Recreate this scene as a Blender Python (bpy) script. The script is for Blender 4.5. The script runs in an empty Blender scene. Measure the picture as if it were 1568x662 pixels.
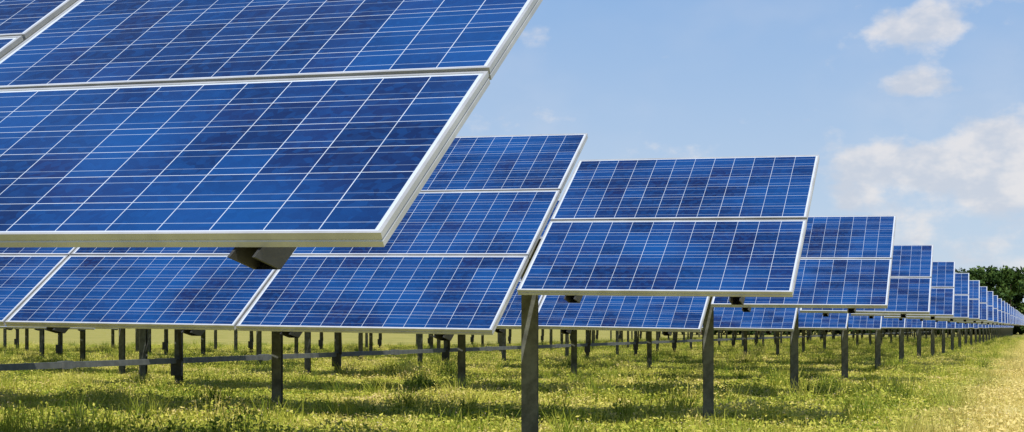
import bpy, math, numpy as np
from mathutils import Vector
rng=np.random.default_rng(7)
sc=bpy.context.scene
F=2214.8;HZ=501.6;a=-.30469;b=-.015249;c=.58652
P0=np.array([1.8832,9.7182,1.3972]);S=np.array([2.2169,6.0793,0.]);RH=1.0118;CH=1.1655
u=np.array([math.cos(a)*math.cos(b),math.sin(a)*math.cos(b),math.sin(b)])
e1=np.array([-math.sin(a),math.cos(a),0]);e2=np.cross(u,e1);v=math.cos(c)*e1+math.sin(c)*e2
n=np.cross(u,v)
sc.view_settings.view_transform='Standard';sc.view_settings.look='None';sc.view_settings.exposure=0
# ---------- camera
cd=bpy.data.cameras.new('camera');cam=bpy.data.objects.new('camera',cd);sc.collection.objects.link(cam);sc.camera=cam
cam.location=(0,0,CH);cam.rotation_euler=(math.radians(90),0,0)
cd.sensor_width=36;cd.lens=F/1568*36;cd.shift_y=(HZ-331)/1568;cd.clip_end=8000
# ---------- node helper
class NT:
    def __init__(s,t): s.t=t;s.n=t.nodes;s.l=t.links
    def node(s,ty,**k):
        x=s.n.new(ty)
        for kk,vv in k.items(): setattr(x,kk,vv)
        return x
    def set(s,sock,val):
        if isinstance(val,bpy.types.NodeSocket): s.l.new(val,sock)
        elif val is not None: sock.default_value=val
    def m(s,op,x,y=None,z=None,clamp=False):
        q=s.node('ShaderNodeMath',operation=op,use_clamp=clamp)
        s.set(q.inputs[0],x);s.set(q.inputs[1],y)
        if z is not None:s.set(q.inputs[2],z)
        return q.outputs[0]
    def noise(s,vec,scale,det=3,rough=.5,dim='3D'):
        q=s.node('ShaderNodeTexNoise',noise_dimensions=dim);s.set(q.inputs['Vector'],vec)
        q.inputs['Scale'].default_value=scale;q.inputs['Detail'].default_value=det;q.inputs['Roughness'].default_value=rough
        return q.outputs['Fac']
    def mix(s,f,x,y,bt='MIX'):
        q=s.node('ShaderNodeMix',data_type='RGBA',blend_type=bt);s.set(q.inputs[0],f)
        def cc(w): return w if isinstance(w,bpy.types.NodeSocket) else (tuple(w)+(1,) if len(w)==3 else w)
        s.set(q.inputs[6],cc(x));s.set(q.inputs[7],cc(y));return q.outputs[2]
    def mr(s,x,a0,a1,b0=0.,b1=1.,smooth=True):
        q=s.node('ShaderNodeMapRange',interpolation_type='SMOOTHSTEP' if smooth else 'LINEAR')
        s.set(q.inputs[0],x)
        for i,w in enumerate((a0,a1,b0,b1)): s.set(q.inputs[i+1],w)
        return q.outputs[0]
def mat(name):
    m=bpy.data.materials.new(name);m.use_nodes=True;t=NT(m.node_tree)
    return m,t,t.n['Principled BSDF'],t.n['Material Output']
# ---------- world
w=bpy.data.worlds.new('World');sc.world=w;w.use_nodes=True;t=NT(w.node_tree)
sun_el=math.radians(60);sd=np.array([.22,-.975,0]);sd/=np.linalg.norm(sd)
sun=np.array([sd[0]*math.cos(sun_el),sd[1]*math.cos(sun_el),math.sin(sun_el)])
bg=t.n['Background'];sky=t.node('ShaderNodeTexSky',sky_type='NISHITA',sun_disc=False)
sky.sun_elevation=sun_el;sky.sun_rotation=math.atan2(sun[0],sun[1]);sky.air_density=1.0;sky.dust_density=.8;sky.ozone_density=2
tc=t.node('ShaderNodeTexCoord');sx=t.node('ShaderNodeSeparateXYZ');t.l.new(tc.outputs['Generated'],sx.inputs[0])
az=t.m('ARCTAN2',sx.outputs[0],sx.outputs[1]);el=t.m('ARCSINE',sx.outputs[2])
cx=t.node('ShaderNodeCombineXYZ');t.set(cx.inputs[0],az);t.set(cx.inputs[1],t.m('MULTIPLY',el,1.5))
nz=t.noise(cx.outputs[0],26,6,.57);nb=t.noise(cx.outputs[0],7,3,.6)
def cl(px,py,rx,ry,s):
    A=math.atan2(px-784,F);E=math.atan2(HZ-py,F)
    dx=t.m('DIVIDE',t.m('SUBTRACT',az,A),rx/F);dy=t.m('DIVIDE',t.m('SUBTRACT',el,E),ry/F)
    d=t.m('ADD',t.m('MULTIPLY',dx,dx),t.m('MULTIPLY',dy,dy))
    return t.m('MULTIPLY',t.m('EXPONENT',t.m('MULTIPLY',d,-1)),s)
tot=None
for q in [(1400,66,90,30,1.05),(1425,30,42,30,.7),(1395,145,62,24,.8),(1335,250,60,30,.78),(1540,238,90,45,1.15),(1450,300,230,50,.66),(1300,295,40,30,.55),(1440,262,80,35,.5),(765,185,65,26,.62),(1562,10,55,25,.75),(850,70,60,35,.38),(1000,230,180,40,.22),(1480,390,240,60,.5)]:
    g=cl(*q);tot=g if tot is None else t.m('ADD',tot,g)
dens=t.m('ADD',t.m('MULTIPLY',t.m('SUBTRACT',nz,.5),2.2),tot)
dens=t.mr(t.m('ADD',dens,t.m('MULTIPLY',t.m('SUBTRACT',nb,.6),.5)),.2,.9)
dens=t.m('MULTIPLY',dens,.74)
veil=t.m('MULTIPLY',t.mr(nb,.4,.75),.16)
dens=t.m('MAXIMUM',dens,veil)
shade=t.mr(t.noise(cx.outputs[0],24,4,.6),.36,.6)
ccol=t.mix(shade,(6.2,6.5,7.2),(8.7,8.25,8.0))
grad=t.mix(t.mr(el,0.0,.25,smooth=False),(6.2,7.3,8.5),(2.6,4.6,8.0))
grad=t.mix(t.mr(el,.25,1.1,smooth=False),grad,(.45,1.2,3.4))
skyc=t.mix(.85,sky.outputs[0],grad)
t.l.new(t.mix(dens,skyc,ccol),bg.inputs[0]);bg.inputs[1].default_value=.1
# ---------- sun
sl=bpy.data.lights.new('sun','SUN');sl.energy=5.0;sl.angle=math.radians(.53);sl.color=(1,.95,.86)
so=bpy.data.objects.new('sun',sl);sc.collection.objects.link(so);so.rotation_euler=Vector(sun).to_track_quat('Z','Y').to_euler();so.location=(0,0,30)
# ---------- materials
def solar_mat():
    m,t,p,o=mat('solar_cells')
    uv=t.node('ShaderNodeUVMap',uv_map='cells').outputs[0]
    s=t.node('ShaderNodeSeparateXYZ');t.l.new(uv,s.inputs[0]);U,V=s.outputs[0],s.outputs[1]
    fu=t.m('FRACT',U);fv=t.m('FRACT',V)
    au=t.m('ABSOLUTE',t.m('SUBTRACT',fu,.5));av=t.m('ABSOLUTE',t.m('SUBTRACT',fv,.5))
    gap=t.m('MAXIMUM',t.m('GREATER_THAN',au,.4905),t.m('GREATER_THAN',av,.4915))
    bus=t.m('LESS_THAN',t.m('ABSOLUTE',t.m('SUBTRACT',av,.25)),.0068)
    oi=t.node('ShaderNodeObjectInfo')
    cc=t.node('ShaderNodeCombineXYZ');t.set(cc.inputs[0],t.m('FLOOR',U));t.set(cc.inputs[1],t.m('FLOOR',V));t.set(cc.inputs[2],t.m('MULTIPLY',oi.outputs['Random'],50))
    wn=t.node('ShaderNodeTexWhiteNoise',noise_dimensions='3D');t.l.new(cc.outputs[0],wn.inputs[0])
    r1=wn.outputs[0]
    sc3=t.node('ShaderNodeSeparateColor');t.l.new(wn.outputs[1],sc3.inputs[0])
    va=t.node('ShaderNodeVectorMath',operation='ADD');t.l.new(uv,va.inputs[0])
    vs=t.node('ShaderNodeVectorMath',operation='SCALE');t.l.new(wn.outputs[1],vs.inputs[0]);vs.inputs['Scale'].default_value=9;t.l.new(vs.outputs[0],va.inputs[1])
    vo=t.node('ShaderNodeTexVoronoi',feature='F1');vo.inputs['Scale'].default_value=6;t.l.new(va.outputs[0],vo.inputs['Vector'])
    sv=t.node('ShaderNodeSeparateColor');t.l.new(vo.outputs['Color'],sv.inputs[0])
    c1=t.mix(t.m('POWER',r1,1.2),(.001,.012,.070),(.003,.044,.185))
    c1=t.mix(t.m('MULTIPLY',t.m('POWER',sc3.outputs[1],2),.45),c1,(.012,.011,.075))
    big=t.noise(uv,.16,1,.5)
    c1=t.mix(t.m('MULTIPLY',t.mr(big,.42,.66),.5),c1,(.004,.072,.27))
    c1=t.mix(t.m('MULTIPLY',t.mr(big,.48,.32),.5),c1,(.001,.010,.058))
    c1=t.mix(t.m('MULTIPLY',t.m('POWER',sv.outputs[0],1.6),.32),c1,(.005,.072,.27))
    c2=t.mix(t.m('MULTIPLY',bus,t.m('ADD',.3,t.m('MULTIPLY',sc3.outputs[0],.65))),c1,(.42,.54,.70))
    c3=t.mix(t.m('MULTIPLY',gap,t.m('ADD',.62,t.m('MULTIPLY',sc3.outputs[2],.3))),c2,(.60,.68,.78))
    t.l.new(c3,p.inputs['Base Color']);p.inputs['Roughness'].default_value=.5
    p.inputs['Specular IOR Level'].default_value=.12
    p.inputs['Coat Weight'].default_value=.6;p.inputs['Coat Roughness'].default_value=.04;p.inputs['Coat IOR'].default_value=1.25
    return m
M_cell=solar_mat()
def simple(name,col,rough=.5,metal=0,nscale=8,var=.25,col2=None):
    m,t,p,o=mat(name)
    tc=t.node('ShaderNodeTexCoord').outputs['Object']
    nn=t.noise(tc,nscale,5,.65)
    c2=col2 or tuple(x*(1-var) for x in col)
    t.l.new(t.mix(t.mr(nn,.35,.65),col,c2),p.inputs['Base Color'])
    p.inputs['Roughness'].default_value=rough;p.inputs['Metallic'].default_value=metal
    return m
M_frame=simple('anodised_aluminium',(.50,.51,.52),.4,.25,5,.2)
M_back=simple('white_backsheet',(.55,.61,.70),.4,0,5,.05)
M_steel=simple('galvanised_steel_weathered',(.155,.165,.15),.7,.1,6,.55)
M_dark=simple('dark_bracket_steel',(.06,.062,.065),.55,.3,9,.4)
# ---------- mesh builder
class MB:
    def __init__(s): s.v=[];s.f=[];s.mi=[];s.uv=[]
    def quad(s,p,mi,uv=None):
        i=len(s.v);s.v+=[tuple(x) for x in p];s.f.append(tuple(range(i,i+len(p))));s.mi.append(mi);s.uv.append(uv or [(0,0)]*len(p))
    def box(s,o,ax,ay,az,mi,cap=True):
        o,ax,ay,az=map(lambda q:np.array(q,float),(o,ax,ay,az))
        P=[o,o+ax,o+ax+ay,o+ay];Q=[x+az for x in P]
        s.quad(P[::-1],mi);s.quad(Q,mi)
        for i in range(4):
            j=(i+1)%4;s.quad([P[i],P[j],Q[j],Q[i]],mi)
    def mesh(s,name,mats,uvn='cells'):
        me=bpy.data.meshes.new(name);me.from_pydata(s.v,[],s.f)
        for m in mats: me.materials.append(m)
        me.polygons.foreach_set('material_index',s.mi)
        ul=me.uv_layers.new(name=uvn);fl=[x for f in s.uv for q in f for x in q];ul.data.foreach_set('uv',fl)
        me.update();return me
COLS=8
def col_off(i): # distance from right end to right edge of column i
    return 0 if i==0 else 1.982+(i-1)*1.975
def col_w(i): return 1.94 if i==0 else 1.957
def L(off,tt,nn): # local pos rel to P0
    return -u*off+v*tt+n*nn
def build_modules(jit):
    mb=MB();r=np.random.default_rng(jit)
    for i in range(COLS):
        rows=2 if i in(0,COLS-1) else 3
        t0=0.012 if rows==2 else -.5*RH
        for j in range(rows):
            x0=col_off(i);x1=x0+col_w(i);y0=t0+j*RH;y1=y0+RH-.016
            tl=r.normal(0,.0022,4) # tiny mounting tilt
            def G(X,Y,Z,tl=tl,x0=x0,x1=x1,y0=y0,y1=y1):
                fx=(X-x0)/(x1-x0);fy=(Y-y0)/(y1-y0)
                return L(X,Y,Z+tl[0]*(1-fx)*(1-fy)+tl[1]*fx*(1-fy)+tl[2]*fx*fy+tl[3]*(1-fx)*fy)
            lip=.011;th=.042;rc=.0025
            O=[(x1,y0),(x0,y0),(x0,y1),(x1,y1)]
            I=[(x1-lip,y0+lip),(x0+lip,y0+lip),(x0+lip,y1-lip),(x1-lip,y1-lip)]
            for q in range(4):
                w2=(q+1)%4
                mb.quad([G(*O[q],0),G(*O[w2],0),G(*I[w2],0),G(*I[q],0)],1)
                # side wall in steps with a shallow groove as on extruded frames
                mb.quad([G(*O[q],-.018),G(*O[w2],-.018),G(*O[w2],0),G(*O[q],0)],1)
                g=.003
                def ins(pq,g=g):
                    return (pq[0]+(g if pq[0]==x0 else -g),pq[1]+(g if pq[1]==y0 else -g))
                mb.quad([G(*ins(O[q]),-.022),G(*ins(O[w2]),-.022),G(*O[w2],-.018),G(*O[q],-.018)],1)
                mb.quad([G(*O[q],-.026),G(*O[w2],-.026),G(*ins(O[w2]),-.022),G(*ins(O[q]),-.022)],1)
                mb.quad([G(*O[q],-th),G(*O[w2],-th),G(*O[w2],-.026),G(*O[q],-.026)],1)
                mb.quad([G(*I[q],0),G(*I[w2],0),G(*I[w2],-rc),G(*I[q],-rc)],1)
            mb.quad([G(*O[0],-th+.012),G(*O[3],-th+.012),G(*O[2],-th+.012),G(*O[1],-th+.012)],2)
            Bf=[(x1-.03,y0+.03),(x0+.03,y0+.03),(x0+.03,y1-.03),(x1-.03,y1-.03)]
            for q in range(4):
                w2=(q+1)%4
                mb.quad([G(*O[w2],-th),G(*O[q],-th),G(*Bf[q],-th),G(*Bf[w2],-th)],1)
            mx=.012;my=.009
            C=[(x1-lip-mx,y0+lip+my),(x0+lip+mx,y0+lip+my),(x0+lip+mx,y1-lip-my),(x1-lip-mx,y1-lip-my)]
            ou=i*13+1;ov=j*7+1
            mb.quad([G(*q,-rc) for q in C],0,[(ou,ov),(ou+12,ov),(ou+12,ov+6),(ou,ov+6)])
            for q in range(4):
                w2=(q+1)%4
                mb.quad([G(*I[q],-rc),G(*I[w2],-rc),G(*C[w2],-rc),G(*C[q],-rc)],2)
    return mb.mesh('modules_mesh',[M_cell,M_frame,M_back])
TN=-.21
def rail(mb,off,t0,t1):
    # channel rail running up the slope behind modules, tapered cut ends
    w=.036;d=.105
    def pt(x,tt,z): return L(x,tt,z)
    for side in(-1,1):
        x=off+side*w
        xa,xb=x-.004,x+.004
        A_=[pt(xa,t0,-.046),pt(xa,t0+.11,-.046-d),pt(xa,t1-.10,-.046-d),pt(xa,t1,-.046)]
        B_=[pt(xb,t0,-.046),pt(xb,t0+.11,-.046-d),pt(xb,t1-.10,-.046-d),pt(xb,t1,-.046)]
        mb.quad(A_,1);mb.quad(B_[::-1],1)
        for q in range(4): mb.quad([A_[q],B_[q],B_[(q+1)%4],A_[(q+1)%4]],1)
    mb.quad([pt(off-w,t0+.11,-.046-d),pt(off+w,t0+.11,-.046-d),pt(off+w,t1-.1,-.046-d),pt(off-w,t1-.1,-.046-d)],1)
def build_rack():
    mb=MB()
    for i in range(COLS):
        two=i in(0,COLS-1)
        for fr in(.2,.8):
            o=col_off(i)+col_w(i)*fr
            if two: rail(mb,o,-.03,2*RH+.02)
            else: rail(mb,o,-.5*RH-.03,2.5*RH+.02)
    # torque tube
    tt=RH;r_=.07;ends=[.3,col_off(COLS-1)+col_w(COLS-1)-.3]
    ring=[]
    for e in ends:
        ring.append([L(e,tt,TN-.03)+ v*r_*math.cos(q*math.pi/5)+n*r_*math.sin(q*math.pi/5) for q in range(10)])
    for q in range(10): mb.quad([ring[0][q],ring[1][q],ring[1][(q+1)%10],ring[0][(q+1)%10]],0)
    mb.quad(ring[0],0);mb.quad(ring[1][::-1],0)
    return mb.mesh('rack_mesh',[M_steel,M_dark])
POST=[2.14,7.86,14.18]
def hpost(mb,x,y,ztop,zb,w,d,ux,uy,mi=0):
    ux=np.array(ux);uy=np.array(uy);Z=np.array([0,0,ztop-zb]);o=np.array([x,y,zb]);th=.008
    mb.box(o-ux*w/2-uy*d/2,ux*w,uy*th,Z,mi)        # front flange
    mb.box(o-ux*w/2+uy*(d/2-th),ux*w,uy*th,Z,mi)
    mb.box(o-ux*th/2-uy*(d/2-th-.001),ux*th,uy*(d-2*th-.002),Z,mi)
def build_posts():
    mb=MB();hx=np.array([math.cos(-.1),math.sin(-.1),0]);hy=np.array([-hx[1],hx[0],0])
    for k_,off in enumerate(POST):
        p=L(off,RH,TN-.03);zt=P0[2]+p[2]
        hpost(mb,p[0],p[1],zt-.1,-.05,.125,.11,hx,hy)
        mb.box(np.array([p[0],p[1],zt-.13])-hx*.09-hy*.09,hx*.18,hy*.18,np.array([0,0,.03]),0)
        for s in(-1,1):
            mb.box(np.array([p[0],p[1],zt-.1])-hx*.05+hy*(s*.085-.006),hx*.1,hy*.012,np.array([0,0,.17]),0)
    off=POST[2]-.75;p=L(off,RH,TN-.03);zt=P0[2]+p[2]
    hpost(mb,p[0],p[1],zt-.1,-.05,.13,.11,hx,hy)
    a0=np.array([p[0],p[1],0])-hy*.12+hx*.09
    top=L(off-.25,RH-.55,TN);top=np.array([top[0],top[1],P0[2]+top[2]])
    d=top-(a0+np.array([0,0,.55]));mb.box(a0+np.array([0,0,.55])-hx*.03,hx*.06,hy*.05,d,1)
    mb.box(np.array([p[0],p[1],.28])-hx*.1-hy*.16,hx*.2,hy*.1,np.array([0,0,.3]),1)
    return mb.mesh('posts_mesh',[M_steel,M_dark])
mods=[build_modules(s) for s in(1,2,3)];rack=build_rack();posts=build_posts()
def obj(name,data,parent=None,loc=(0,0,0)):
    o=bpy.data.objects.new(name,data);sc.collection.objects.link(o);o.location=loc
    if parent: o.parent=parent
    return o
BL=16.9
cnt=0
for blk,kr in((0,range(-1,34)),(1,range(-1,22)),(2,range(0,9))):
    for k in kr:
        base=P0+k*S-u*np.array([1,1,0])*BL*blk
        e=obj('solar_panel_array',None,None,(base[0],base[1],0))
        rj=rng.normal(0,.006)
        for nm,me,z in(('photovoltaic_modules',mods[cnt%3],P0[2]),('mounting_rails_and_torque_tube',rack,P0[2]),('support_posts',posts,0)):
            o=obj(nm,me,e,(0,0,z))
        e.rotation_euler=(0,0,rj*.3 if k>0 else 0)
        e.location.z=0 if k<2 else rng.normal(0,.015)
        cnt+=1
# drive rod linking trackers
mb=MB()
p=L(POST[2]-.75,RH,TN);r0=P0+p-e1*.2;sdir=S/np.linalg.norm(S);sidev=np.array([sdir[1],-sdir[0],0])
A0=np.array([r0[0],r0[1],.50])-S*1.2
mb.box(A0-sidev*.04,sidev*.08,np.array([0,0,.10]),S*34,0)
for k in range(-1,33):
    q=A0+S*(k+1.2)+S*.5
    mb.box(q-sidev*.06-np.array([0,0,.015]),sidev*.12,np.array([0,0,.13]),sdir*.25,0)
M_rod=simple('rod_galvanised_steel',(.17,.18,.175),.6,.2,7,.3)
obj('drive_linkage_rod',mb.mesh('rod',[M_rod]))
# ---------- ground
def gcol(t,pos):
    s=t.node('ShaderNodeSeparateXYZ');t.l.new(pos,s.inputs[0])
    Lat=t.m('SUBTRACT',s.outputs[0],t.m('MULTIPLY',s.outputs[1],S[0]/S[1]))
    nb=t.noise(pos,.3,2,.6);nm=t.noise(pos,1.1,3,.65)
    straw=t.mr(t.m('ADD',Lat,t.m('MULTIPLY',t.m('SUBTRACT',nb,.5),2.4)),-1.9,-.5)
    return nb,nm,straw
m,t,p,o=mat('grassy_ground');pos=t.node('ShaderNodeNewGeometry').outputs['Position']
nb,nm,straw=gcol(t,pos);nf=t.noise(pos,9,5,.7)
g=t.mix(t.mr(nb,.35,.65),(.24,.25,.045),(.42,.37,.10));g=t.mix(t.mr(nm,.4,.7),g,(.34,.28,.10));g=t.mix(t.m('MULTIPLY',t.mr(nf,.4,.65),.5),g,(.14,.15,.03))
st=t.mix(t.mr(nf,.35,.65),(.66,.55,.24),(.50,.44,.13))
t.l.new(t.mix(straw,g,st),p.inputs['Base Color']);p.inputs['Roughness'].default_value=1;p.inputs['Specular IOR Level'].default_value=.1
mb=MB();mb.quad([(-3000,-1500,0),(3000,-1500,0),(3000,5000,0),(-3000,5000,0)],0);obj('ground',mb.mesh('ground',[m]))
# ---------- grass
def foliage_mat(name,ramp,straw_mix=True,transl=.0):
    m,t,p,o=mat(name);pos=t.node('ShaderNodeNewGeometry').outputs['Position']
    at=t.node('ShaderNodeAttribute',attribute_name='tint').outputs['Fac']
    nb,nm,straw=gcol(t,pos)
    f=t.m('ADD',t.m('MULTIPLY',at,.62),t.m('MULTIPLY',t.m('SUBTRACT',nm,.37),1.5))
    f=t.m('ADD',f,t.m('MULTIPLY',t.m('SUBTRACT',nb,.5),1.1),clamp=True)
    cr=t.node('ShaderNodeValToRGB');t.l.new(f,cr.inputs[0]);el_=cr.color_ramp.elements
    for i,(ps,cl_) in enumerate(ramp):
        if i<2: e=el_[i];e.position=ps
        else: e=el_.new(ps)
        e.color=cl_+(1,)
    col=cr.outputs[0]
    if straw_mix: col=t.mix(straw,col,t.mix(at,(.50,.45,.12),(.85,.70,.30)))
    p.inputs['Roughness'].default_value=.7;p.inputs['Specular IOR Level'].default_value=.15
    t.l.new(col,p.inputs['Base Color'])
    if transl>0:
        tr=t.node('ShaderNodeBsdfTranslucent');t.l.new(col,tr.inputs[0])
        ms=t.node('ShaderNodeMixShader');ms.inputs[0].default_value=transl
        t.l.new(p.outputs[0],ms.inputs[1]);t.l.new(tr.outputs[0],ms.inputs[2]);t.l.new(ms.outputs[0],o.inputs[0])
    return m
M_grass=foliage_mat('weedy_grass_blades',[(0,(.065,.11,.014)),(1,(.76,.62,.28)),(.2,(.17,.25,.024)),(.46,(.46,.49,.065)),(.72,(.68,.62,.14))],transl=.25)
M_flower=simple('pale_seed_heads',(.60,.48,.36),.8,0,30,.3)
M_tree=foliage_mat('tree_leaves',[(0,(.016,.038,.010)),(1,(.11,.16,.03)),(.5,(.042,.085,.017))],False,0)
M_bark=simple('bark',(.12,.09,.06),.9,0,6,.4)
def quads_mesh(name,V,tint,mats,mi=None):
    nq=len(V)//4;me=bpy.data.meshes.new(name);me.vertices.add(nq*4);me.vertices.foreach_set('co',V.astype(np.float32).ravel())
    me.loops.add(nq*4);me.loops.foreach_set('vertex_index',np.arange(nq*4,dtype=np.int32))
    me.polygons.add(nq);me.polygons.foreach_set('loop_start',np.arange(0,nq*4,4,dtype=np.int32))
    try: me.polygons.foreach_set('loop_total',np.full(nq,4,dtype=np.int32))
    except Exception: pass
    for m in mats: me.materials.append(m)
    if mi is not None: me.polygons.foreach_set('material_index',mi.astype(np.int32))
    at=me.attributes.new('tint','FLOAT','POINT');at.data.foreach_set('value',np.repeat(tint,4).astype(np.float32))
    me.update();me.validate();return me
def blades(r,x,y,h,w,lean):
    N=len(x);th=r.uniform(0,2*np.pi,N);d=np.stack([np.cos(th),np.sin(th),0*th],1);ph=r.uniform(0,2*np.pi,N)
    ln=np.stack([np.cos(ph),np.sin(ph),0*ph],1)*(lean*h)[:,None]
    B=np.stack([x,y,np.zeros(N)],1);T=B+ln+np.stack([0*h,0*h,h],1)
    hw=(w/2)[:,None]
    return np.stack([B-d*hw,B+d*hw,T+d*hw*.25,T-d*hw*.25],1).reshape(-1,3)
def leaves(r,c0,s,up=0):
    N=len(c0);a1=r.normal(size=(N,3));a1[:,2]*=(1-up);a1/=np.linalg.norm(a1,axis=1)[:,None];b1=r.normal(size=(N,3));b1[:,2]*=.6*(1-up)
    b1-=a1*(a1*b1).sum(1)[:,None];b1/=np.linalg.norm(b1,axis=1)[:,None]
    A_=a1*s[:,None];B_=b1*(s*.5)[:,None]
    return np.stack([c0-A_,c0-B_,c0+A_,c0+B_],1).reshape(-1,3)
PS=4.0
def patch(seed,nbl,nlf,nfl,hs=1.,nclump=16):
    r=np.random.default_rng(seed);VV=[];TT=[];MI=[]
    cxy=r.uniform(-PS/2,PS/2,(nclump,2));cr_=r.uniform(.12,.4,nclump);chh=r.uniform(.04,.22,nclump)
    ph=r.uniform(0,6,6)
    def hfield(x,y):
        h=.09+.03*np.sin(x*2.1+ph[0])*np.cos(y*1.7+ph[1])+.025*np.sin(x*5.3+ph[2]+y*3)+.015*np.sin(y*7+ph[3])
        for (q,rr,hh) in zip(cxy,cr_,chh): h=h+hh*np.exp(-((x-q[0])**2+(y-q[1])**2)/rr**2)
        return h*hs
    x,y=r.uniform(-PS/2,PS/2,(2,nbl));H=hfield(x,y)*r.uniform(.5,1.3,nbl)
    VV.append(blades(r,x,y,H,r.uniform(.006,.014,nbl),r.uniform(0,.7,nbl)));TT.append(r.uniform(.1,1,nbl));MI.append(np.zeros(nbl))
    x,y=r.uniform(-PS/2,PS/2,(2,nlf));hh=hfield(x,y);f=r.beta(2,1.2,nlf);z=f*hh
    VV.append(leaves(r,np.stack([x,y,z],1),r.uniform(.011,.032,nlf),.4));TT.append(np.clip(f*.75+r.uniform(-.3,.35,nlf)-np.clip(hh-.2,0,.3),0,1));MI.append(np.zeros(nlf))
    for q in range(nclump//3):
        nn=r.integers(40,110);cc=r.uniform(-PS/2,PS/2,2);sg=r.uniform(.06,.16);x=cc[0]+r.normal(0,sg,nn);y=cc[1]+r.normal(0,sg,nn)
        VV.append(blades(r,x,y,r.uniform(.12,.36,nn)*hs,r.uniform(.007,.016,nn),r.uniform(.1,.9,nn)));TT.append(r.uniform(0,.4,nn) if r.random()<.8 else r.uniform(.6,1,nn));MI.append(np.zeros(nn))
    x,y=r.uniform(-PS/2,PS/2,(2,nfl));z=hfield(x,y)*r.uniform(.85,1.3,nfl)
    VV.append(leaves(r,np.stack([x,y,z],1),r.uniform(.005,.011,nfl)));TT.append(r.uniform(0,1,nfl));MI.append(np.ones(nfl))
    return quads_mesh('grass_patch',np.concatenate(VV),np.concatenate(TT),[M_grass,M_flower],np.concatenate(MI))
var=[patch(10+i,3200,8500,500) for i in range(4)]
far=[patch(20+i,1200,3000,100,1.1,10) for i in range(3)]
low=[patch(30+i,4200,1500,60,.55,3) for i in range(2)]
gr=obj('grass',None)
lat=S[0]/S[1]
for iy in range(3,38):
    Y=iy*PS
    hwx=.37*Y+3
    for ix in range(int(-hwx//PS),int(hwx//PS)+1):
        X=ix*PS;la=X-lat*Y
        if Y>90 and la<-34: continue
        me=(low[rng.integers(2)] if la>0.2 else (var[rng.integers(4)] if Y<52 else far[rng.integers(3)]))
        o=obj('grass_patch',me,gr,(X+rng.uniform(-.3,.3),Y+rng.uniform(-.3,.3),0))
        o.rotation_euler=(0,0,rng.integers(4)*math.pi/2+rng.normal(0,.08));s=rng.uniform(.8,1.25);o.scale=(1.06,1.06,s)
# ---------- distant trees
r=np.random.default_rng(5);VV=[];TT=[];MI=[]
for i in range(110):
    X=28+i*.9+r.normal(0,.6);Y=r.uniform(222,240)+ (0.1*(X-60));Ht=r.uniform(9.9,11.4);R=r.uniform(2.8,4.2)
    VV.append(blades(r,np.array([X,X]),np.array([Y,Y]),np.array([Ht*.7]*2),np.array([.4,.4]),np.array([.02,.02])));TT.append(np.zeros(2));MI.append(np.ones(2))
    for cidx in range(24):
        ccx=X+r.normal(0,R*.5);ccy=Y+r.normal(0,R*.5);ccz=r.uniform(.05,.92)*Ht;rr=r.uniform(.7,1.5);N=100
        d=r.normal(size=(N,3));d/=np.linalg.norm(d,axis=1)[:,None];d*=r.uniform(.5,1.05,N)[:,None]*rr
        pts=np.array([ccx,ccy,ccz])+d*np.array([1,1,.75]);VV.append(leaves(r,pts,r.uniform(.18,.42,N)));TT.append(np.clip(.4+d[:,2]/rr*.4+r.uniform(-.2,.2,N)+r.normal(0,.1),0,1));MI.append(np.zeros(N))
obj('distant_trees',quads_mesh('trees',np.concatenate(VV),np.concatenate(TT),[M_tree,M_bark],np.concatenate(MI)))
